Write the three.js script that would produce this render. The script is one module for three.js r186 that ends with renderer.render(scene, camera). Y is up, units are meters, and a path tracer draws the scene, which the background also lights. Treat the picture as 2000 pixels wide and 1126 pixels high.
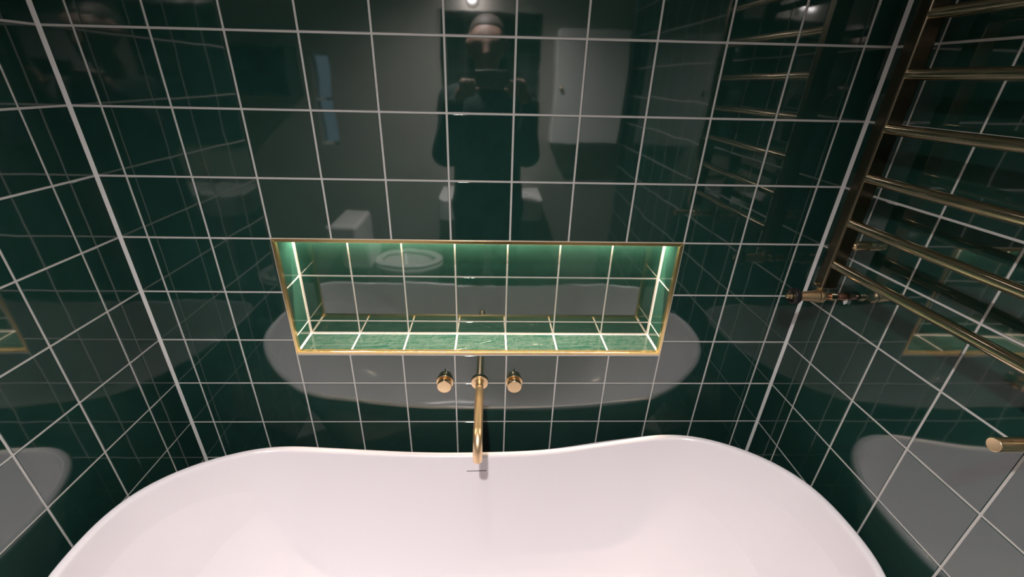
import * as THREE from 'three';
import { mergeGeometries, mergeVertices } from 'three/addons/utils/BufferGeometryUtils.js';
import { RoundedBoxGeometry } from 'three/addons/geometries/RoundedBoxGeometry.js';
import { RectAreaLightUniformsLib } from 'three/addons/lights/RectAreaLightUniformsLib.js';
import { MarchingCubes } from 'three/addons/objects/MarchingCubes.js';

// ---------- units: T is the pitch of the wall tiles; P() takes tile units (columns, rows down from the top joint, out from the wall)
const T = 0.153, FLOOR = -11, CEIL = 4.7;
const P = (x, y, z) => new THREE.Vector3((x - 5.5) * T, (y - FLOOR) * T, z * T);
const XL = -0.4459, XR = 11.4326;            // the alcove's side walls

// ---------- camera, sky, lights, exposure
const scene = new THREE.Scene();
const camera = new THREE.PerspectiveCamera(2 * Math.atan(563 / 841.73) * 180 / Math.PI, 2000 / 1126, 0.01, 50);
camera.position.copy(P(5.6454, -0.5303, 6.9361));
camera.rotation.order = 'YXZ';
camera.rotation.set(-0.455, -0.0353, 0.0232);
camera.setViewOffset(2000, 1126, 18.9, -3.65, 2000, 1126);
camera.updateProjectionMatrix();
const renderer = new THREE.WebGLRenderer({ antialias: true });
renderer.toneMapping = THREE.LinearToneMapping;
renderer.toneMappingExposure = 1.0;
renderer.shadowMap.enabled = true;
RectAreaLightUniformsLib.init();
scene.background = new THREE.Color(0.26, 0.36, 0.44);   // dusk outside the small rear window
scene.environment = null;
const DOWN_LIGHT = { color: new THREE.Color(1.0, 0.93, 0.91), intensity: 1 };
const NICHE_LIGHT = { color: new THREE.Color(1.0, 0.77, 0.54), intensity: 4000 };

// ---------- helpers
let seed = 20240607;
const rnd = () => { seed = (seed * 1664525 + 1013904223) >>> 0; return seed / 4294967296; };
const rs = () => rnd() * 2 - 1;
const used = {};
function numbered(name) { const n = used[name] = (used[name] ?? -1) + 1; return n ? name + '_' + String(n).padStart(3, '0') : name; }
function shade(o) { o.castShadow = true; o.receiveShadow = true; return o; }
function mesh(name, geo, mat, parent = scene) { const m = shade(new THREE.Mesh(geo, mat)); m.name = numbered(name); parent.add(m); return m; }
function thing(name, label, category, pos, group) {
  const g = new THREE.Group(); g.name = numbered(name); if (pos) g.position.copy(pos); scene.add(g);
  g.userData = { label, category }; if (group) g.userData.group = group; return g;
}
function structure(name, label, category) { const g = new THREE.Group(); g.name = name; scene.add(g); g.userData = { kind: 'structure', label, category }; return g; }
const box = (x0, x1, y0, y1, z0, z1) => new THREE.BoxGeometry(x1 - x0, y1 - y0, z1 - z0).translate((x0 + x1) / 2, (y0 + y1) / 2, (z0 + z1) / 2);
const rbox = (x0, x1, y0, y1, z0, z1, r, s = 3) => new RoundedBoxGeometry(x1 - x0, y1 - y0, z1 - z0, s, r).translate((x0 + x1) / 2, (y0 + y1) / 2, (z0 + z1) / 2);
const bt = (x0, x1, y0, y1, z0, z1) => { const a = P(x0, y0, z0), b = P(x1, y1, z1); return box(a.x, b.x, a.y, b.y, a.z, b.z); };   // a box given in tile units
function along(geo, axis) { if (axis === 'z') geo.rotateX(Math.PI / 2); if (axis === '-x') geo.rotateZ(Math.PI / 2); if (axis === 'x') geo.rotateZ(-Math.PI / 2); return geo; }
const lathe = (pts, axis, n = 40) => along(new THREE.LatheGeometry(pts.map(p => new THREE.Vector2(...p)), n), axis);   // profile [radius, along]

// ---------- materials
function noiseTexture(n, f) {
  const d = new Uint8Array(n * n * 4);
  for (let y = 0; y < n; y++) for (let x = 0; x < n; x++) { const c = f(x, y), k = (y * n + x) * 4; d[k] = c[0]; d[k + 1] = c[1]; d[k + 2] = c[2]; d[k + 3] = 255; }
  const t = new THREE.DataTexture(d, n, n); t.wrapS = t.wrapT = THREE.RepeatWrapping; t.magFilter = THREE.LinearFilter; t.minFilter = THREE.LinearMipmapLinearFilter; t.generateMipmaps = true; t.needsUpdate = true; return t;
}
function lattice(n, cells) {                 // tileable value noise
  const g = Float32Array.from({ length: cells * cells }, rnd);
  return (x, y) => { const u = x / n * cells, v = y / n * cells, i = Math.floor(u), j = Math.floor(v); let a = u - i, b = v - j; a = a * a * (3 - 2 * a); b = b * b * (3 - 2 * b);
    const q = (p, r) => g[(r % cells) * cells + p % cells];
    return (q(i, j) * (1 - a) + q(i + 1, j) * a) * (1 - b) + (q(i, j + 1) * (1 - a) + q(i + 1, j + 1) * a) * b; };
}
const N = 256, l1 = lattice(N, 8), l2 = lattice(N, 32), l3 = lattice(N, 128);
const glaze = noiseTexture(N, (x, y) => { const v = 0.84 + 0.07 * l1(x, y) + 0.07 * l2(x, y) + 0.10 * l3(x, y); const c = Math.min(255, v * 255); return [c, c, c]; });
glaze.colorSpace = THREE.SRGBColorSpace;
const grit = noiseTexture(N, (x, y) => { const v = 255 * (0.3 * l2(x, y) + 0.7 * l3(x, y)); return [v, v, v]; });
const phys = o => new THREE.MeshPhysicalMaterial(o);
const lin = (r, g, b) => new THREE.Color().setRGB(r, g, b);
const TILE = [[0.0112, 0.0425, 0.0335], [0.0105, 0.0400, 0.0318], [0.0118, 0.0445, 0.0350]].map(c => phys({ color: lin(...c), map: glaze, roughness: 0.04, ior: 2.15 }));
// the niche's ledge is the same tile with a few grout smears, plus a faint streaky film painting in the strip's light
const smearAndGlow = noiseTexture(512, (() => {
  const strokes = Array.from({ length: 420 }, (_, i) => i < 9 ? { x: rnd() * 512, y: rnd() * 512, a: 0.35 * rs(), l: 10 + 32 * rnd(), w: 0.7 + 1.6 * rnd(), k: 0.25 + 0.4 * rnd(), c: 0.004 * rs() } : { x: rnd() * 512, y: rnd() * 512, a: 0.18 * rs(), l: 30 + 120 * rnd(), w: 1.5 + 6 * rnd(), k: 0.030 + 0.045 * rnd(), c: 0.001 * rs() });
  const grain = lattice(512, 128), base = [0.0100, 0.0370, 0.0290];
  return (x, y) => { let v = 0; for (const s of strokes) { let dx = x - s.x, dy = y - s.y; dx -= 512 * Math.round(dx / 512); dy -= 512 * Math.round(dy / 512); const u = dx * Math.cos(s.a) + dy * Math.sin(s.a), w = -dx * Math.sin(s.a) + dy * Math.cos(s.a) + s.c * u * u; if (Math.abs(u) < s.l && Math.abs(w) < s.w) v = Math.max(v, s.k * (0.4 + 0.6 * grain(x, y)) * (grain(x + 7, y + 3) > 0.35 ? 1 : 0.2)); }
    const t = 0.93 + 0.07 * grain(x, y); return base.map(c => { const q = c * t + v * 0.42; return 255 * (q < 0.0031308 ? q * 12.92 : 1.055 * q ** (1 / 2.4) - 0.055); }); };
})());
smearAndGlow.colorSpace = THREE.SRGBColorSpace;
const TILE_SMEAR_GLOW = [phys({ map: smearAndGlow, roughness: 0.06, ior: 1.9 })];
const GROUT = new THREE.MeshStandardMaterial({ color: lin(0.54, 0.525, 0.505), roughness: 0.9, bumpMap: grit, bumpScale: 0.0003 });
const SEALANT = phys({ color: lin(0.66, 0.655, 0.64), roughness: 0.4 });
const BRASS = new THREE.MeshStandardMaterial({ color: lin(0.88, 0.67, 0.41), metalness: 1, roughness: 0.27 });
const BRASS_SOFT = new THREE.MeshStandardMaterial({ color: lin(0.98, 0.73, 0.34), metalness: 1, roughness: 0.26 });
const BRASS_DARK = new THREE.MeshStandardMaterial({ color: lin(0.78, 0.65, 0.44), metalness: 1, roughness: 0.13 });
const BRASS_SATIN = new THREE.MeshStandardMaterial({ color: lin(0.93, 0.68, 0.42), metalness: 1, roughness: 0.38 });
const BRASS_SHADE = new THREE.MeshStandardMaterial({ color: lin(0.20, 0.17, 0.12), metalness: 1, roughness: 0.2 });
const COPPER = new THREE.MeshStandardMaterial({ color: lin(0.62, 0.34, 0.24), metalness: 1, roughness: 0.28 });
const BLACK = phys({ color: lin(0.012, 0.011, 0.012), roughness: 0.35 });
const WHITE_TAPE = new THREE.MeshStandardMaterial({ color: lin(0.7, 0.69, 0.68), roughness: 0.6 });
const ACRYLIC = phys({ color: lin(0.775, 0.74, 0.775), roughness: 0.12, ior: 1.49 });
const PLASTER = new THREE.MeshStandardMaterial({ color: lin(0.66, 0.64, 0.61), roughness: 0.85, bumpMap: grit, bumpScale: 0.0002 });
const WALL_PAINT = new THREE.MeshStandardMaterial({ color: lin(0.34, 0.32, 0.29), roughness: 0.85, bumpMap: grit, bumpScale: 0.0002 });
const CERAMIC = phys({ color: lin(0.82, 0.81, 0.79), roughness: 0.1 });

// ---------- tiles: a bevelled slab with a faintly wavy glazed face, built once per size and variant
const JOINT = 0.029, slabs = {};
function slab(w, h, variant) {               // sizes in metres, face towards +z at z = 0
  const key = w.toFixed(4) + '/' + h.toFixed(4) + '/' + variant; if (slabs[key]) return slabs[key];
  const b = 0.0009, t = 0.0035, n = 4, pos = [], nor = [], uv = [], idx = [], u0 = rnd(), v0 = rnd();
  const add = (x, y, z, nx, ny, nz) => { const l = Math.hypot(nx, ny, nz); pos.push(x, y, z); nor.push(nx / l, ny / l, nz / l); uv.push(u0 + x / 0.4, v0 + y / 0.4); return pos.length / 3 - 1; };
  const W = w / 2 - b, H = h / 2 - b, g = [];
  for (let j = 0; j <= n; j++) for (let i = 0; i <= n; i++) { const a = i / n * 2 - 1, c = j / n * 2 - 1; g.push(add(a * W, c * H, 0, 0.0035 * a ** 3 + 0.0022 * rs(), 0.0035 * c ** 3 + 0.0022 * rs(), 1)); }
  for (let j = 0; j < n; j++) for (let i = 0; i < n; i++) { const k = j * (n + 1) + i; idx.push(g[k], g[k + 1], g[k + n + 2], g[k], g[k + n + 2], g[k + n + 1]); }
  for (const [ax, ay, bx, by] of [[-1, -1, 1, -1], [1, -1, 1, 1], [1, 1, -1, 1], [-1, 1, -1, -1]]) {
    const nx = (ax + bx) / 2, ny = (ay + by) / 2;
    const q = [add(ax * W, ay * H, 0, nx * .5, ny * .5, 1), add(bx * W, by * H, 0, nx * .5, ny * .5, 1), add(bx * w / 2, by * h / 2, -b, nx, ny, .3), add(ax * w / 2, ay * h / 2, -b, nx, ny, .3), add(bx * w / 2, by * h / 2, -t, nx, ny, 0), add(ax * w / 2, ay * h / 2, -t, nx, ny, 0)];
    idx.push(q[3], q[2], q[1], q[3], q[1], q[0], q[5], q[4], q[2], q[5], q[2], q[3]);
  }
  const geo = new THREE.BufferGeometry(); geo.setAttribute('position', new THREE.Float32BufferAttribute(pos, 3)); geo.setAttribute('normal', new THREE.Float32BufferAttribute(nor, 3)); geo.setAttribute('uv', new THREE.Float32BufferAttribute(uv, 2)); geo.setIndex(idx);
  return slabs[key] = geo;
}
// a tile covering [a0,a1] x [b0,b1] (tile units) of a plane: place(a, b) gives its centre, rot its turn
function layTile(parent, a0, a1, b0, b1, centre, rot, e = [1, 1, 1, 1], mats = TILE) {
  const j = JOINT / 2; a0 += j * e[0]; a1 -= j * e[1]; b0 += j * e[2]; b1 -= j * e[3];
  const m = mesh('tile', slab((a1 - a0) * T, (b1 - b0) * T, Math.floor(rnd() * 8)), mats[Math.floor(rnd() * mats.length)], parent);
  m.position.copy(centre((a0 + a1) / 2, (b0 + b1) / 2));
  m.rotation.set(...rot); m.rotateX(0.0016 * rs()); m.rotateY(0.0016 * rs());
}
const RAISE = 0.0011 / T;                    // the glazed face stands this far in front of the grout

// ---------- back wall with its niche
const NX0 = 2, NX1 = 9, NY0 = -3, NY1 = -5.3, ND = 0.73;
const wallBack = structure('wall_back', 'dark green square-tiled back wall with a lit niche', 'wall');
{
  const parts = [bt(-2, NX0, FLOOR, CEIL, -1.6, -RAISE), bt(NX1, 13, FLOOR, CEIL, -1.6, -RAISE), bt(NX0, NX1, NY0, CEIL, -1.6, -RAISE), bt(NX0, NX1, FLOOR, NY1, -1.6, -RAISE), bt(NX0, NX1, NY1, NY0, -1.6, -ND - RAISE)];
  mesh('grout', mergeGeometries(parts), GROUT, wallBack);
  const onBack = (a, b) => P(a, b, 0), flat = [0, 0, 0];
  const rows = [CEIL]; for (let y = 4; y >= FLOOR; y--) rows.push(y);
  const cols = [XL]; for (let x = 0; x <= 11; x++) cols.push(x); cols.push(XR);
  for (let r = 0; r < rows.length - 1; r++) for (let c = 0; c < cols.length - 1; c++) {
    let b1 = rows[r], b0 = rows[r + 1]; const a0 = cols[c], a1 = cols[c + 1], inside = a0 >= NX0 && a1 <= NX1;
    if (inside && b1 <= NY0 && b0 >= -5) continue;
    if (inside && b1 === -5) b1 = NY1 - 0.03;
    layTile(wallBack, a0, a1, b0, b1, onBack, flat, [c ? 1 : 2, c < cols.length - 2 ? 1 : 2, 1, 1]);
  }
  const nr = [NY0, -4, -5, NY1];
  for (let r = 0; r < 3; r++) {
    for (let c = NX0; c < NX1; c++) layTile(wallBack, c, c + 1, nr[r + 1], nr[r], (a, b) => P(a, b, -ND), flat, [c === NX0 ? 2.6 : 1, c === NX1 - 1 ? 2.6 : 1, r === 2 ? 2.6 : 1, 1]);
    layTile(wallBack, 0, ND, nr[r + 1], nr[r], (a, b) => P(NX0 + RAISE, b, -ND + a), [0, Math.PI / 2, 0], [1.2, 2, r === 2 ? 2 : 1, 1]);
    layTile(wallBack, 0, ND, nr[r + 1], nr[r], (a, b) => P(NX1 - RAISE, b, -ND + a), [0, -Math.PI / 2, 0], [2, 1.2, r === 2 ? 2 : 1, 1]);
  }
  for (let c = NX0; c < NX1; c++) layTile(wallBack, c, c + 1, 0, ND, (a, b) => P(a, NY1 + RAISE, -b), [-Math.PI / 2, 0, 0], [c === NX0 ? 2.2 : 1, c === NX1 - 1 ? 2.2 : 1, 2, 1.2], TILE_SMEAR_GLOW);
}
// ---------- side walls
const LEFT_END = 4.6, REAR = 13;
const wallLeft = structure('wall_left', 'dark green tiled wall on the left of the bath', 'wall');
mesh('grout', bt(XL - 0.8, XL - RAISE, FLOOR, CEIL, -RAISE, LEFT_END), GROUT, wallLeft);
const wallRight = structure('wall_right', 'dark green tiled wall on the right carrying the towel rail', 'wall');
mesh('grout', bt(XR + RAISE, XR + 0.8, FLOOR, CEIL, -RAISE, REAR), GROUT, wallRight);
function sideTiles(parent, x, first, end, turn) {
  const zs = [0]; for (let z = first; z < end - 0.15; z++) zs.push(z); zs.push(end);
  const rows = [CEIL]; for (let y = 4; y >= FLOOR; y--) rows.push(y);
  for (let r = 0; r < rows.length - 1; r++) for (let c = 0; c < zs.length - 1; c++) {
    const lay = (a, b) => P(x, b, a), e = [c ? 1 : 2, 1, 1, 1];
    layTile(parent, zs[c], zs[c + 1], rows[r + 1], rows[r], lay, [0, turn, 0], turn > 0 ? e : e);
  }
}
sideTiles(wallLeft, XL, 0.739, LEFT_END, Math.PI / 2);
sideTiles(wallRight, XR, 0.6936, REAR, -Math.PI / 2);
// ---------- white sealant in the two corners
function cornerBead(name, x, dir, label) {
  const s = new THREE.Shape(), r = 0.0062; s.moveTo(0, 0); s.lineTo(dir * r, 0); s.quadraticCurveTo(dir * r * 0.42, r * 0.42, 0, r); s.closePath();
  const g = new THREE.ExtrudeGeometry(s, { depth: (CEIL - FLOOR) * T, bevelEnabled: false, curveSegments: 6 });
  g.rotateX(Math.PI / 2).translate(0, (CEIL - FLOOR) * T, 0);
  const m = mesh(name, g, SEALANT); m.position.copy(P(x, FLOOR, 0)); m.userData = { kind: 'structure', label, category: 'trim' };
}
cornerBead('trim_2', XL, 1, 'white sealant bead running down the left corner of the tiled alcove');
cornerBead('trim_3', XR, -1, 'white sealant bead running down the right corner of the tiled alcove');
// ---------- brass edging round the niche
{
  const g = structure('trim_1', 'polished brass edging strip framing the niche opening', 'trim');
  const w = 0.0085, d = 0.011, out = 0.0012, a = P(NX0, NY1, 0), b = P(NX1, NY0, 0);
  const strip = (p, q) => {                  // mitred bar from corner p to corner q, its inner edge w inwards
    const cx = (a.x + b.x) / 2, cy = (a.y + b.y) / 2, inn = v => [v[0] + Math.sign(cx - v[0]) * w, v[1] + Math.sign(cy - v[1]) * w];
    const s = new THREE.Shape([p, q, inn(q), inn(p)].map(v => new THREE.Vector2(...v)));
    return new THREE.ExtrudeGeometry(s, { depth: d, bevelEnabled: true, bevelSize: 0.0005, bevelThickness: 0.0006, bevelOffset: -0.0005, bevelSegments: 2 }).translate(0, 0, out - d - 0.0006);
  };
  for (const [p, q] of [[[a.x, a.y], [b.x, a.y]], [[b.x, a.y], [b.x, b.y]], [[b.x, b.y], [a.x, b.y]], [[a.x, b.y], [a.x, a.y]]]) mesh('edging_strip', strip(p, q), BRASS_SOFT, g);
}
// ---------- the rest of the room, behind the camera
{
  const X0 = -6, fl = structure('floor', 'bathroom floor', 'floor');
  mesh('floor_slab', bt(X0 - 0.8, XR + 0.8, FLOOR - 1, FLOOR, -1.6, REAR + 0.8), new THREE.MeshStandardMaterial({ color: lin(0.16, 0.155, 0.15), roughness: 0.35, map: glaze }), fl);
  const ce = structure('ceiling', 'white ceiling', 'ceiling'); mesh('ceiling_slab', bt(X0 - 0.8, XR + 0.8, CEIL, CEIL + 1, -1.6, REAR + 0.8), PLASTER, ce);
  const rear = structure('wall_rear', 'pale plastered rear wall', 'wall'), z0 = REAR, z1 = REAR + 0.8, w = [-1.75, -0.95, -3.3, 0.35];
  mesh('plaster', mergeGeometries([bt(X0, w[0], FLOOR, CEIL, z0, z1), bt(w[1], XR, FLOOR, CEIL, z0, z1), bt(w[0], w[1], FLOOR, w[2], z0, z1), bt(w[0], w[1], w[3], CEIL, z0, z1)]), WALL_PAINT, rear);
  const win = structure('window_1', 'narrow window in the rear wall', 'window');
  mesh('pane', bt(w[0], w[1], w[2], w[3], z0 + 0.35, z0 + 0.38), phys({ color: lin(1, 1, 1), transmission: 1, thickness: 0, roughness: 0.02 }), win);
  for (const y of [w[2], -1.5, w[3] - 0.12]) mesh('frame_bar', bt(w[0], w[1], y, y + 0.12, z0 + 0.3, z0 + 0.42), CERAMIC, win);
  const side = structure('wall_side', 'pale plastered wall beyond the left end of the alcove', 'wall');
  mesh('plaster', bt(X0 - 0.8, X0, FLOOR, CEIL, LEFT_END - 0.8, REAR), WALL_PAINT, side);
  mesh('return', bt(X0, XL - 0.8, FLOOR, CEIL, LEFT_END - 0.8, LEFT_END), WALL_PAINT, side);
}
// ---------- ceiling downlights
function downlight(x, z, power, label) {
  const g = thing('downlight', label, 'light', P(x, CEIL, z));
  mesh('bezel', lathe([[0.030, 0], [0.044, 0], [0.044, -0.003], [0.040, -0.006], [0.031, -0.004], [0.030, 0]]), CERAMIC, g);
  mesh('lamp_face', new THREE.CircleGeometry(0.030, 32).rotateX(Math.PI / 2).translate(0, -0.001, 0), new THREE.MeshStandardMaterial({ color: 0xffffff, emissive: DOWN_LIGHT.color, emissiveIntensity: 6 }), g);
  const s = new THREE.SpotLight(DOWN_LIGHT.color, DOWN_LIGHT.intensity * power, 0, 1.2, 1, 2);
  s.position.set(0, -0.012, 0); s.target.position.set(0, -1, 0); s.castShadow = true; s.shadow.radius = 1.5; s.shadow.mapSize.set(2048, 2048); g.add(s, s.target);
}
downlight(4.8, 3.2, 0.9, 'round ceiling downlight above the bath');
downlight(4.7, 8.4, 15, 'round ceiling downlight in the middle of the room');
// ---------- the LED strip: a slot at the back of the niche's top, with an unseen front lip added to keep the beam off the bath
{
  const zc = -ND * T + 0.0048, y0 = NY0 * T, L = (NX1 - NX0 - 0.03) * T, open = 0.6 * T, lip = 0.0308;
  const g = thing('led_strip', 'warm glowing light strip along the back of the niche top', 'light', P(5.5, NY0, 0)); g.position.z = zc;
  mesh('channel', mergeGeometries([box(-L / 2, L / 2, -0.002, 0, -0.004, 0.011), box(-L / 2 + open, L / 2 - open, -lip - 0.002, -0.002, 0.009, 0.011)]), BRASS_SHADE, g);
  mesh('diffuser', box(-L / 2, L / 2, -0.0032, -0.002, -0.001, 0.001), new THREE.MeshStandardMaterial({ color: 0xffffff, emissive: NICHE_LIGHT.color, emissiveIntensity: 6 }), g);
  const r = new THREE.RectAreaLight(NICHE_LIGHT.color, NICHE_LIGHT.intensity, L, 0.002); r.position.set(0, -0.0036, 0); r.rotation.set(-Math.PI / 2, 0, 0); g.add(r);
}

// ---------- the bath
const bath = thing('bathtub', 'large glossy white freestanding oval bath with raised ends, below the niche', 'bathtub', P(5.551, FLOOR, 3.097));
{
  const xl = -0.0437, xr = 11.1458, zb = 0.4807, zf = 5.7139, nb = 2.798, nf = 2.2752, yaw = 0.0245;
  const K = [-6.3852, -6.8158, -7.0008, -7.1466, -7.19, -7.1555, -6.9816, -6.7407, -6.427], B = [0, -0.2654, -0.0158, 0.1021, 0.1327, 0.1033, -0.0684, -0.2766, 0];
  const spl = (v, u) => { const h = 0.25, i = Math.max(0, Math.min(7, Math.floor((u + 1) / h))), f = (u + 1) / h - i, m = k => k <= 0 ? v[1] - v[0] : k >= 8 ? v[8] - v[7] : (v[k + 1] - v[k - 1]) / 2;
    return (2 * f ** 3 - 3 * f * f + 1) * v[i] + (f ** 3 - 2 * f * f + f) * m(i) + (-2 * f ** 3 + 3 * f * f) * v[i + 1] + (f ** 3 - f * f) * m(i + 1); };
  const raw = []; const A = (xr - xl) / 2, Bz = (zf - zb) / 2;
  for (let k = 0; k < 2880; k++) {
    const t = k / 2880 * 2 * Math.PI, c = Math.cos(t), s = Math.sin(t), n = s < 0 ? nb : nf;
    const X = Math.sign(c) * Math.abs(c) ** (2 / n), Z = Math.sign(s) * Math.abs(s) ** (2 / n);
    const x = X * A, z = Z * Bz + spl(B, X) * Math.max(0, -Z);
    raw.push([(x * Math.cos(yaw) + z * Math.sin(yaw)) * T, (spl(K, X) - FLOOR) * T, (-x * Math.sin(yaw) + z * Math.cos(yaw)) * T]);
  }
  const M = 240, len = [0]; for (let k = 1; k <= raw.length; k++) { const a = raw[k - 1], b = raw[k % raw.length]; len.push(len[k - 1] + Math.hypot(b[0] - a[0], b[2] - a[2])); }
  let rim = []; for (let i = 0, k = 0; i < M; i++) { const d = len[raw.length] * i / M; while (len[k + 1] < d) k++; const f = (d - len[k]) / (len[k + 1] - len[k]), a = raw[k], b = raw[(k + 1) % raw.length]; rim.push(a.map((v, q) => v + (b[q] - v) * f)); }
  for (let it = 0; it < 3; it++) rim = rim.map((p, i) => p.map((v, q) => 0.5 * v + 0.25 * (rim[(i + 1) % M][q] + rim[(i + M - 1) % M][q])));
  const nrm = rim.map((p, i) => { const a = rim[(i + M - 3) % M], b = rim[(i + 3) % M], dx = b[0] - a[0], dz = b[2] - a[2], l = Math.hypot(dx, dz); return [-dz / l, dx / l]; });   // inwards
  const rings = [], R1 = 0.010, WID = 0.022, FY = 0.135;
  const inset = (d, dy) => rim.map((p, i) => [p[0] + nrm[i][0] * d, p[1] + dy, p[2] + nrm[i][1] * d]);
  const scaleRing = (k, f) => rim.map((p, i) => [p[0] * k[0], f(p[1]), p[2] * k[1]]);
  rings.push(scaleRing([0.70, 0.66], () => 0.004), scaleRing([0.735, 0.70], () => 0.0), scaleRing([0.75, 0.715], () => 0.012));
  for (let j = 1; j <= 14; j++) { const v = j / 15, f = v ** 1.5; rings.push(rim.map((p, i) => { const a = [p[0] * 0.75, p[2] * 0.715], b = [p[0] + nrm[i][0] * 0.012, p[2] + nrm[i][1] * 0.012]; return [a[0] + (b[0] - a[0]) * f, 0.012 + (p[1] - 0.03 - 0.012) * v, a[1] + (b[1] - a[1]) * f]; })); }
  rings.push(inset(0.009, -0.026), inset(0.004, -0.019));
  for (let j = 0; j <= 6; j++) { const a = Math.PI - j / 6 * Math.PI / 2; rings.push(inset(R1 + R1 * Math.cos(a), -R1 + R1 * Math.sin(a))); }
  for (let j = 1; j <= 6; j++) { const a = Math.PI / 2 - j / 6 * Math.PI / 2; rings.push(inset(WID - R1 + R1 * Math.cos(a), -R1 + R1 * Math.sin(a))); }
  const floorRing = rim.map(p => { const a = Math.atan2(p[2] / 0.40, p[0] / 0.85); return [0.30 * Math.cos(a), FY, 0.07 * Math.sin(a)]; });
  const inner = (i, phi) => { const p = rim[i], q = [p[0] + nrm[i][0] * WID, p[1] - R1, p[2] + nrm[i][1] * WID], f = 0.16 * phi + 0.749 * (1 - Math.cos(phi)), g = Math.sin(phi), e = floorRing[i]; return [q[0] + (e[0] - q[0]) * f, q[1] + (e[1] - q[1]) * g, q[2] + (e[2] - q[2]) * f]; };
  for (let j = 1; j <= 28; j++) rings.push(rim.map((p, i) => inner(i, j / 28 * Math.PI / 2)));
  for (const k of [0.75, 0.5, 0.25, 0.08]) rings.push(floorRing.map(p => [p[0] * k, FY - 0.006 * (1 - k), p[2] * k]));
  const pos = [], uv = [], idx = [];
  rings.forEach((r, j) => r.forEach((p, i) => { pos.push(...p); uv.push(i / M, j / rings.length); }));
  for (let j = 0; j < rings.length - 1; j++) for (let i = 0; i < M; i++) { const a = j * M + i, b = j * M + (i + 1) % M; idx.push(a, a + M, b, b, a + M, b + M); }
  const top = pos.length / 3; pos.push(0, FY - 0.006, 0); uv.push(0.5, 1); const l0 = (rings.length - 1) * M; for (let i = 0; i < M; i++) idx.push(l0 + i, top, l0 + (i + 1) % M);
  const bot = pos.length / 3; pos.push(0, 0.004, 0); uv.push(0.5, 0); for (let i = 0; i < M; i++) idx.push(bot, i, (i + 1) % M);
  const geo = new THREE.BufferGeometry(); geo.setAttribute('position', new THREE.Float32BufferAttribute(pos, 3)); geo.setAttribute('uv', new THREE.Float32BufferAttribute(uv, 2)); geo.setIndex(idx); geo.computeVertexNormals();
  mesh('tub_shell', geo, ACRYLIC, bath);
  // overflow slot in the inner back wall, under the spout
  let best = 0; for (let i = 0; i < M; i++) if (rim[i][2] < 0 && Math.abs(rim[i][0] + 0.012) < Math.abs(rim[best][0] + 0.012) || rim[best][2] > 0) best = i;
  const PH = 0.10, c = inner(best, PH), c2 = inner(best, PH + 0.01), sl = mesh('overflow_slot', rbox(-0.030, 0.030, -0.0011, 0.0011, -0.004, 0.0006, 0.0005, 2), BLACK, bath);
  sl.position.set(...c); sl.rotation.set(Math.atan2(c2[2] - c[2], c[1] - c2[1]) * -1, Math.atan2(-nrm[best][0], -nrm[best][1]) + Math.PI, 0, 'YXZ'); sl.userData.label = 'thin dark overflow slot';
  const w = mesh('waste_plug', lathe([[0, 0.006], [0.026, 0.005], [0.031, 0.002], [0.034, -0.004], [0, -0.004]]), BRASS, bath); w.position.set(0, FY - 0.005, 0);
}
// ---------- bath filler: spout and two valves on the back wall
{
  const g = thing('bath_spout', 'slim brass wall spout reaching out over the bath rim', 'tap', P(5.48, -5.96, 0));
  mesh('wall_flange', lathe([[0, -0.001], [0.0262, -0.001], [0.0262, 0.006], [0.0250, 0.0072], [0.013, 0.0078], [0, 0.0078]], 'z', 56), BRASS, g);
  mesh('collar', lathe([[0.0122, 0.007], [0.0146, 0.007], [0.0146, 0.013], [0.0140, 0.014], [0.0122, 0.014]], 'z', 48), BRASS, g);
  const r = 0.0124, L = 1.62 * T, bend = 0.042;
  const pts = [new THREE.Vector3(0, 0, 0.006), new THREE.Vector3(0, 0, 0.06), new THREE.Vector3(0, -0.0005, L - bend)];
  for (let k = 0; k <= 10; k++) { const a = k / 10 * Math.PI / 2; pts.push(new THREE.Vector3(0, -bend * (1 - Math.cos(a)), L - bend + bend * Math.sin(a))); }
  pts.push(new THREE.Vector3(0, -bend - 0.016, L));
  const curve = new THREE.CatmullRomCurve3(pts, false, 'centripetal');
  const tube = new THREE.TubeGeometry(curve, 80, r, 32); const end = lathe([[r, 0], [r, -0.001], [r - 0.0015, -0.0018], [r - 0.002, 0]], 'y', 32).translate(0, -bend - 0.016, L);
  mesh('spout_tube', mergeGeometries([tube, end]), BRASS_SATIN, g);
  mesh('aerator', new THREE.CylinderGeometry(r - 0.002, r - 0.002, 0.004, 32).translate(0, -bend - 0.0145, L), BLACK, g);
}
function tapHandle(x, label) {
  const g = thing('valve_handle', label, 'tap', P(x, -5.957, 0), 'bath tap handles either side of the spout');
  mesh('wall_flange', lathe([[0, -0.001], [0.0262, -0.001], [0.0262, 0.0045], [0.0252, 0.0056], [0.012, 0.006], [0, 0.006]], 'z', 56), BRASS, g);
  mesh('neck', lathe([[0.0135, 0.005], [0.0135, 0.016], [0.012, 0.017]], 'z', 40), BRASS_DARK, g);
  mesh('knob', lathe([[0, 0.013], [0.0195, 0.013], [0.0212, 0.0138], [0.0218, 0.0152], [0.0218, 0.0250], [0.0212, 0.0263], [0.0200, 0.0268], [0, 0.0270]], 'z', 64), BRASS, g);
  mesh('lever_pin', new THREE.CapsuleGeometry(0.0022, 0.010, 6, 12).translate(0, 0.0255, 0.021), BRASS, g);
}
tapHandle(4.79, 'round brass valve handle on the tiles left of the spout');
tapHandle(6.167, 'round brass valve handle on the tiles right of the spout');

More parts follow.
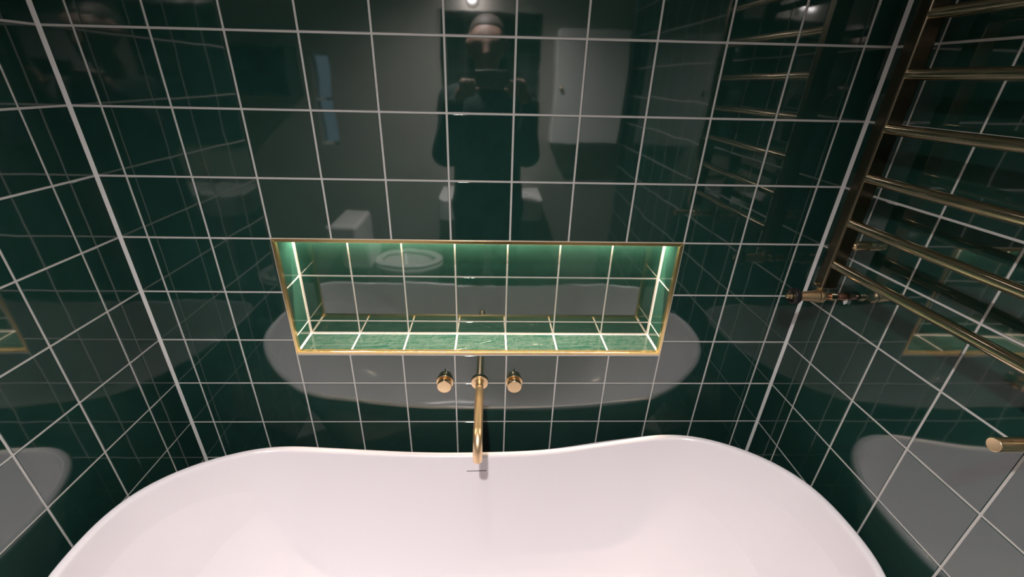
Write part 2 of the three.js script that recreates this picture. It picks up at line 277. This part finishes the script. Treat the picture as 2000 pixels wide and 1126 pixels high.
// ---------- towel rail on the right wall
{
  const o = 0.5, zA = 0.83, zB = 4.15, yb = -3.42, yt = 2.9, pos = P(XR, yb, zA), g = thing('towel_rail', 'tall brass ladder towel rail on the right wall', 'towel rail', pos);
  const H = (yt - yb) * T, Z = (zB - zA) * T;
  for (const z of [0, Z]) mesh('upright', rbox(-0.52 * T, -0.26 * T, 0, H, z - 0.015, z + 0.015, 0.006, 4), BRASS_SHADE, g);
  const r = 0.0105;
  for (let k = -3; k <= 5; k++) {
    const y = (0.29 - 0.657 * k - yb) * T; if (y > H) continue;
    mesh('rail_bar', new THREE.CylinderGeometry(r, r, Z - 0.028, 24).rotateX(Math.PI / 2).translate(-0.44 * T, y, Z / 2), BRASS_DARK, g);
  }
  for (const z of [0, Z]) for (const y of [-2.70, 1.9]) {
    const b = mesh('wall_bracket', lathe([[0, -0.0], [0.0115, 0], [0.0115, 0.036], [0.0105, 0.037], [0.007, 0.037], [0.007, 0.2 * T + 0.012]], '-x', 28), BRASS, g); b.position.set(0, (y - yb) * T, z + 0.006);
  }
}
function railValve(z, y, capped, label) {
  const g = thing('radiator_valve', label, 'valve', P(XR, y, z)), m = (n, pts, mat) => mesh(n, lathe(pts, '-x', 36), mat, g), u = capped ? T : 0.94 * T;
  m('tail_pipe', [[0, -0.001], [0.0075, -0.001], [0.0075, 0.38 * u], [0, 0.38 * u]], COPPER);
  m('wall_collar', [[0.0075, 0.000], [0.0100, 0.0], [0.0108, 0.005], [0.0095, 0.016], [0.0076, 0.021]], COPPER);
  mesh('union_nut', along(new THREE.CylinderGeometry(0.0125, 0.0125, 0.014, 6).translate(0, 0.25 * u, 0), '-x'), BRASS_DARK, g);
  const ball = [], B = capped ? 0.0125 : 0.0165; for (let k = 0; k <= 12; k++) { const a = -Math.PI / 2 + k / 12 * Math.PI; ball.push([B * Math.cos(a), 0.46 * u + B * Math.sin(a)]); }
  m('valve_body', ball, BRASS_SATIN);
  if (!capped) m('neck', [[0, 0.50 * u], [0.0160, 0.50 * u], [0.0160, 0.53 * u], [0.0145, 0.55 * u], [0.0110, 0.80 * u], [0.0085, 0.81 * u], [0.0085, 0.88 * u], [0, 0.88 * u]], BRASS_SATIN);
  const st = new THREE.CylinderGeometry(0.0065, 0.0085, 0.022, 24).rotateZ(-0.0).translate(-0.44 * u, 0.020, -0.010); mesh('rail_stem', st, BRASS, g);
  mesh('rail_nut', new THREE.CylinderGeometry(0.0118, 0.0118, 0.010, 6).translate(-0.44 * u, 0.0265, -0.010), BRASS_DARK, g);
  for (const s of [-1, 1]) mesh('wing', rbox(-0.009, 0.009, -0.0015, 0.0015, -0.004, 0.004, 0.0012, 2).rotateZ(-0.12 * s).translate(-0.44 * u + s * 0.015, 0.033, -0.006), BRASS, g);
  if (capped) {
    m('cap', [[0, 0.50 * u], [0.0098, 0.50 * u], [0.0102, 0.53 * u], [0.0108, 0.93 * u], [0.0104, 0.945 * u], [0.0094, 0.947 * u], [0.0090, 0.944 * u], [0, 0.944 * u]], BRASS);
  } else {
    m('black_collar', [[0.0080, 0.86 * u], [0.019, 0.86 * u], [0.0205, 0.88 * u], [0.0205, 0.945 * u], [0.0190, 0.965 * u], [0.0125, 0.965 * u], [0.0110, 0.93 * u], [0.0080, 0.93 * u]], BLACK);
    m('spindle', [[0, 0.88 * u], [0.0085, 0.88 * u], [0.0085, 0.97 * u], [0.0062, 0.975 * u], [0.0058, 1.03 * u], [0.0050, 1.04 * u], [0, 1.04 * u]], BRASS);
    const t = mesh('tape_tag', rbox(-0.006, 0.006, -0.010, 0.0, -0.0008, 0.0008, 0.0006, 2), WHITE_TAPE, g); t.position.set(-0.04 * u, -0.006, 0.010); t.rotation.z = 0.5; t.userData.label = 'loose white tape end';
  }
}
railValve(0.845, -3.575, false, 'uncapped brass radiator valve with black collar, below the near-corner end of the towel rail');
railValve(4.0, -3.57, true, 'capped brass radiator valve at the right edge of the picture');

// ---------- furniture behind the camera, seen only in the glazed tiles
{
  const g = thing('washbasin', 'white ceramic washbasin on the rear wall, mirrored in the tiles above the niche', 'washbasin', P(5.7, -5.75, REAR - 0.06));
  const s = new THREE.Shape(), w = 0.33, d = 0.40, r = 0.09; s.moveTo(-w, 0); s.lineTo(w, 0); s.lineTo(w, d - r); s.quadraticCurveTo(w, d, w - r, d); s.lineTo(-w + r, d); s.quadraticCurveTo(-w, d, -w, d - r); s.closePath();
  const hole = new THREE.Path(); hole.absellipse(0, d * 0.54, w * 0.74, d * 0.34, 0, Math.PI * 2); s.holes.push(hole);
  const rimGeo = new THREE.ExtrudeGeometry(s, { depth: 0.12, bevelEnabled: true, bevelSize: 0.006, bevelThickness: 0.006, bevelOffset: -0.006, bevelSegments: 3, curveSegments: 24 }).rotateX(-Math.PI / 2);
  mesh('basin_body', rimGeo, CERAMIC, g);
  mesh('bowl', new THREE.SphereGeometry(1, 32, 12, 0, Math.PI * 2, Math.PI / 2, Math.PI / 2).scale(w * 0.75, 0.115, d * 0.35).translate(0, 0.118, -d * 0.54), CERAMIC, g);
  const t = new THREE.CatmullRomCurve3([new THREE.Vector3(0, 0.12, -0.05), new THREE.Vector3(0, 0.24, -0.05), new THREE.Vector3(0, 0.27, -0.09), new THREE.Vector3(0, 0.24, -0.14)]);
  mesh('basin_tap', new THREE.TubeGeometry(t, 24, 0.011, 16), BRASS, g);
  mesh('pedestal', lathe([[0, -0.80], [0.11, -0.80], [0.10, -0.7], [0.085, -0.3], [0.10, 0.0], [0, 0.0]]).translate(0, 0, -0.14), CERAMIC, g);
}
{
  const g = thing('toilet', 'white toilet side-on in the rear of the room, mirrored faintly above the niche', 'toilet', P(-0.9, FLOOR, 10.8));
  g.rotation.y = -Math.PI / 2;
  mesh('cistern', rbox(-0.19, 0.19, 0.40, 0.78, -0.19, -0.01, 0.025), CERAMIC, g);
  mesh('bowl', lathe([[0, 0], [0.13, 0], [0.12, 0.10], [0.14, 0.24], [0.185, 0.36], [0.19, 0.40], [0.15, 0.40], [0.10, 0.28], [0, 0.22]]).scale(1, 1, 1.3).translate(0, 0, -0.42), CERAMIC, g);
  const seat = new THREE.TorusGeometry(0.165, 0.024, 12, 48).rotateX(Math.PI / 2).scale(1, 0.6, 1.3).translate(0, 0.415, -0.42); mesh('seat', seat, CERAMIC, g);
}
{
  const g = thing('mirror', 'tall mirror above the washbasin on the rear wall, mirrored as a dark column', 'mirror', P(5.7, -0.75, REAR)), hw = 1.95 * T, hh = 2.6 * T;
  mesh('mirror_glass', rbox(-hw, hw, -hh, hh, -0.012, -0.002, 0.002), new THREE.MeshStandardMaterial({ color: lin(0.82, 0.85, 0.84), metalness: 1, roughness: 0.02 }), g);
  mesh('backing_board', box(-hw + 0.01, hw - 0.01, -hh + 0.01, hh - 0.01, -0.002, 0), BLACK, g);
}
{
  const g = thing('wall_lamp', 'small bright wall lamp above the mirror, mirrored at the top edge', 'light', P(4.98, 2.2, REAR));
  mesh('wall_plate', lathe([[0, 0], [0.04, 0], [0.04, 0.008], [0.036, 0.012], [0.012, 0.014], [0.012, 0.05], [0, 0.05]], 'z', 32).rotateY(Math.PI), BRASS, g);
  mesh('lamp_globe', new THREE.SphereGeometry(0.012, 24, 16).translate(0, 0, -0.08), new THREE.MeshStandardMaterial({ color: 0xffffff, emissive: DOWN_LIGHT.color, emissiveIntensity: 14 }), g);
  const l = new THREE.PointLight(DOWN_LIGHT.color, 0.25); l.position.set(0, 0, -0.08); l.castShadow = true; l.shadow.radius = 0.55; g.add(l);
}
{
  const g = thing('wall_cabinet', 'pale wall cabinet on the rear wall, mirrored as a light rectangle in the upper tiles', 'cabinet', P(9.65, -0.85, REAR)), hw = 1.4 * T, hh = 2.05 * T;
  mesh('carcass', box(-hw, hw, -hh, hh, -0.12, 0), CERAMIC, g);
  const d = mesh('door', rbox(-hw, hw, -hh, hh, -0.14, -0.121, 0.004), phys({ color: lin(0.8, 0.8, 0.78), roughness: 0.4 }), g); mesh('knob', new THREE.SphereGeometry(0.012, 16, 12).translate(-hw + 0.03, 0, -0.15), BRASS, d);
}
{
  const g = thing('wall_shelf', 'dark shelf unit on the rear wall, mirrored in the upper left tiles', 'shelf', P(-3.2, -0.4, REAR)), hw = 1.2 * T, hh = 0.9 * T, m = phys({ color: lin(0.02, 0.035, 0.03), roughness: 0.5 });
  for (const x of [-hw, hw - 0.018]) mesh('side_panel', box(x, x + 0.018, -hh, hh, -0.22, 0), m, g);
  for (const y of [-hh, -0.01, hh - 0.018]) mesh('shelf_board', box(-hw + 0.018, hw - 0.018, y, y + 0.018, -0.22, 0), m, g);
  mesh('back_panel', box(-hw + 0.018, hw - 0.018, -hh + 0.018, hh - 0.018, -0.01, 0), m, g);
}
// ---------- the person taking the picture, seen only as a dark figure in the tiles
function fieldMesh(bones, c, half, res, k, keep) {   // tapered capsules joined by a smooth minimum, meshed by marching cubes
  const mc = new MarchingCubes(res, PLASTER, false, false, 120000); mc.isolation = 0; const h = res / 2;
  for (let z = 0; z < res; z++) for (let y = 0; y < res; y++) for (let x = 0; x < res; x++) {
    const px = c[0] + (x - h) / h * half, py = c[1] + (y - h) / h * half, pz = c[2] + (z - h) / h * half; let s = 0;
    for (const [a, b, ra, rb] of bones) {
      const bx = b[0] - a[0], by = b[1] - a[1], bz = b[2] - a[2], ax = px - a[0], ay = py - a[1], az = pz - a[2];
      const t = Math.max(0, Math.min(1, (ax * bx + ay * by + az * bz) / (bx * bx + by * by + bz * bz + 1e-12)));
      const d = Math.hypot(ax - bx * t, ay - by * t, az - bz * t) - ra - (rb - ra) * t; if (d < 8 * k) s += Math.exp(-d / k);
    }
    let d = s > 0 ? -k * Math.log(s) : 8 * k; if (keep) d = Math.max(d, keep(px, py, pz));
    mc.field[x + y * res + z * res * res] = -d;
  }
  mc.update(); const n = mc.count, g = new THREE.BufferGeometry(), p = mc.positionArray.slice(0, n * 3), nn = mc.normalArray.slice(0, n * 3);
  for (let i = 0; i < p.length; i++) p[i] = c[i % 3] + p[i] * half;
  g.setAttribute('position', new THREE.BufferAttribute(p, 3)); g.setAttribute('normal', new THREE.BufferAttribute(nn, 3)); return g;
}
{
  const o = P(5.55, FLOOR, 8.75), g = thing('person', 'person in dark jumper holding up a phone, mirrored in the tiles above the niche', 'person', o);
  const loc = (x, y, z) => { const v = P(x, y, z).sub(o); return [v.x, v.y, v.z]; };
  const sh = s => [s * 0.17, 1.50, 0], el = s => [s * 0.205, 1.26, -0.09], wr = [loc(4.55, -1.27, 7.5), loc(6.89, -1.27, 7.5)], hand = [loc(4.78, -0.86, 7.3), loc(6.66, -0.86, 7.3)];
  const arm = (i, e) => { const s = i ? 1 : -1; return [[sh(s), el(s), 0.056 + e, 0.046 + e], [el(s), wr[i], 0.045 + e, 0.030 + e]]; };
  const torso = e => [[[0, 1.44, 0], [0, 1.20, 0.005], 0.125 + e, 0.115 + e], [[-0.07, 1.42, 0], [0.07, 1.42, 0], 0.105 + e, 0.105 + e], [[-0.13, 1.49, 0], [0.13, 1.49, 0], 0.062 + e, 0.062 + e], [[-0.06, 1.2, 0], [-0.07, 0.98, 0.01], 0.10 + e, 0.115 + e], [[0.06, 1.2, 0], [0.07, 0.98, 0.01], 0.10 + e, 0.115 + e]];
  const legs = e => [-1, 1].flatMap(s => [[[s * 0.09, 0.94, 0.01], [s * 0.11, 0.50, -0.01], 0.088 + e, 0.058 + e], [[s * 0.11, 0.50, -0.01], [s * 0.12, 0.09, 0.03], 0.056 + e, 0.038 + e]]);
  const feet = [-1, 1].map(s => [[s * 0.12, 0.05, 0.04], [s * 0.14, 0.035, -0.15], 0.045, 0.034]);
  const SKIN = phys({ color: lin(0.20, 0.12, 0.09), roughness: 0.6 }), JUMPER = phys({ color: lin(0.012, 0.022, 0.022), roughness: 0.9 }), JEANS = phys({ color: lin(0.014, 0.016, 0.024), roughness: 0.9 });
  const hc = [0, 1.745, -0.02], neck = [[0, 1.48, 0.01], [0, 1.66, 0], 0.058, 0.054];
  const head = [[[hc[0], hc[1] + 0.03, hc[2] + 0.02], [hc[0], hc[1] + 0.02, hc[2] - 0.01], 0.088, 0.084], [[0, hc[1] - 0.03, hc[2] - 0.035], [0, hc[1] - 0.085, hc[2] - 0.05], 0.062, 0.036], [[0, hc[1] + 0.005, hc[2] - 0.09], [0, hc[1] - 0.03, hc[2] - 0.108], 0.010, 0.014], [[-0.02, hc[1] - 0.062, hc[2] - 0.088], [0.02, hc[1] - 0.062, hc[2] - 0.088], 0.008, 0.008], [[-0.04, hc[1] + 0.022, hc[2] - 0.072], [0.04, hc[1] + 0.022, hc[2] - 0.072], 0.014, 0.014], neck,
    ...[-1, 1].map(s => [[s * 0.083, hc[1] + 0.015, hc[2] + 0.015], [s * 0.079, hc[1] - 0.025, hc[2] + 0.005], 0.017, 0.011])];
  const fingers = i => { const s = i ? 1 : -1, h = hand[i], a = [], w = wr[i]; a.push([w, [h[0], h[1] - 0.01, h[2] + 0.012], 0.026, 0.030], [[h[0] - s * 0.008, h[1] - 0.012, h[2]], [h[0] - s * 0.012, h[1] + 0.03, h[2] - 0.004], 0.024, 0.022]);
    for (let f = 0; f < 4; f++) { const b = [h[0] - s * (0.018 + 0.002 * f), h[1] + 0.034 - 0.019 * f, h[2] - 0.012], L = [0.036, 0.040, 0.038, 0.030][f], m = [b[0] - s * 0.012, b[1] + 0.006, b[2] - L], e = [m[0] - s * L * 0.75, m[1] + 0.004, m[2] - 0.008]; a.push([b, m, 0.0095, 0.0085], [m, e, 0.0085, 0.0072]); }
    const t0 = [h[0] - s * 0.012, h[1] - 0.018, h[2] + 0.006], t1 = [t0[0] - s * 0.036, t0[1] + 0.012, t0[2] - 0.004], t2 = [t1[0] - s * 0.028, t1[1] + 0.016, t1[2] - 0.006]; a.push([t0, t1, 0.013, 0.0105], [t1, t2, 0.010, 0.008]); return a; };
  const bodyBones = [...torso(-0.006), ...legs(-0.006), ...feet.map(f => [f[0], f[1], f[2] - 0.008, f[3] - 0.006]), neck, ...arm(0, -0.004), ...arm(1, -0.004)];
  mesh('body', mergeGeometries([fieldMesh(bodyBones, [0, 0.88, -0.05], 1.0, 150, 0.018), fieldMesh(head, [0, 1.70, -0.02], 0.2, 100, 0.012), fieldMesh(fingers(0), hand[0], 0.14, 88, 0.004), fieldMesh(fingers(1), hand[1], 0.14, 88, 0.004)]), SKIN, g);
  mesh('jumper', fieldMesh([...torso(0.012), ...arm(0, 0.012), ...arm(1, 0.012)], [0, 1.25, -0.06], 0.5, 100, 0.02, (x, y, z) => Math.max(0.93 - y, y > 1.3 && Math.abs(x) < 0.1 && z > -0.12 ? y - 1.56 : -1)), JUMPER, g);
  mesh('trousers', fieldMesh([...legs(0.014), [[-0.07, 0.98, 0.01], [0.07, 0.98, 0.01], 0.122, 0.122]], [0, 0.55, 0], 0.58, 100, 0.02, (x, y) => Math.max(0.085 - y, y - 1.02)), JEANS, g);
  mesh('hair', fieldMesh([[[0, hc[1] + 0.045, hc[2] + 0.03], [0, hc[1] + 0.04, hc[2] + 0.0], 0.090, 0.084]], [0, 1.76, 0], 0.16, 56, 0.01, (x, y, z) => Math.max(hc[1] + 0.02 - y + (z > -0.01 ? -0.07 : 0), z < -0.07 ? hc[1] + 0.075 - y : -1)), phys({ color: lin(0.03, 0.02, 0.014), roughness: 0.7 }), g);
  for (const f of feet) mesh('shoe', fieldMesh([[f[0], f[1], f[2] + 0.006, f[3] + 0.006]], [f[0][0], 0.06, -0.06], 0.2, 40, 0.01, (x, y) => 0.004 - y), BLACK, g);
  for (const s of [-1, 1]) mesh('eye', new THREE.SphereGeometry(0.0125, 14, 10).translate(s * 0.032, hc[1] + 0.004, hc[2] - 0.077), CERAMIC, g);
}
{
  const g = thing('phone', 'black phone held up sideways by the person', 'phone', P(5.72, -0.50, 7.02));
  g.rotation.order = 'YXZ'; g.rotation.set(-0.455, -0.0353, 0.0232);
  mesh('case', rbox(-0.078, 0.078, -0.037, 0.037, 0.0, 0.008, 0.0035, 3), BLACK, g);
  mesh('screen', box(-0.074, 0.074, -0.034, 0.034, 0.0081, 0.0085), phys({ color: lin(0.02, 0.02, 0.022), roughness: 0.08 }), g);
}

renderer.render(scene, camera);
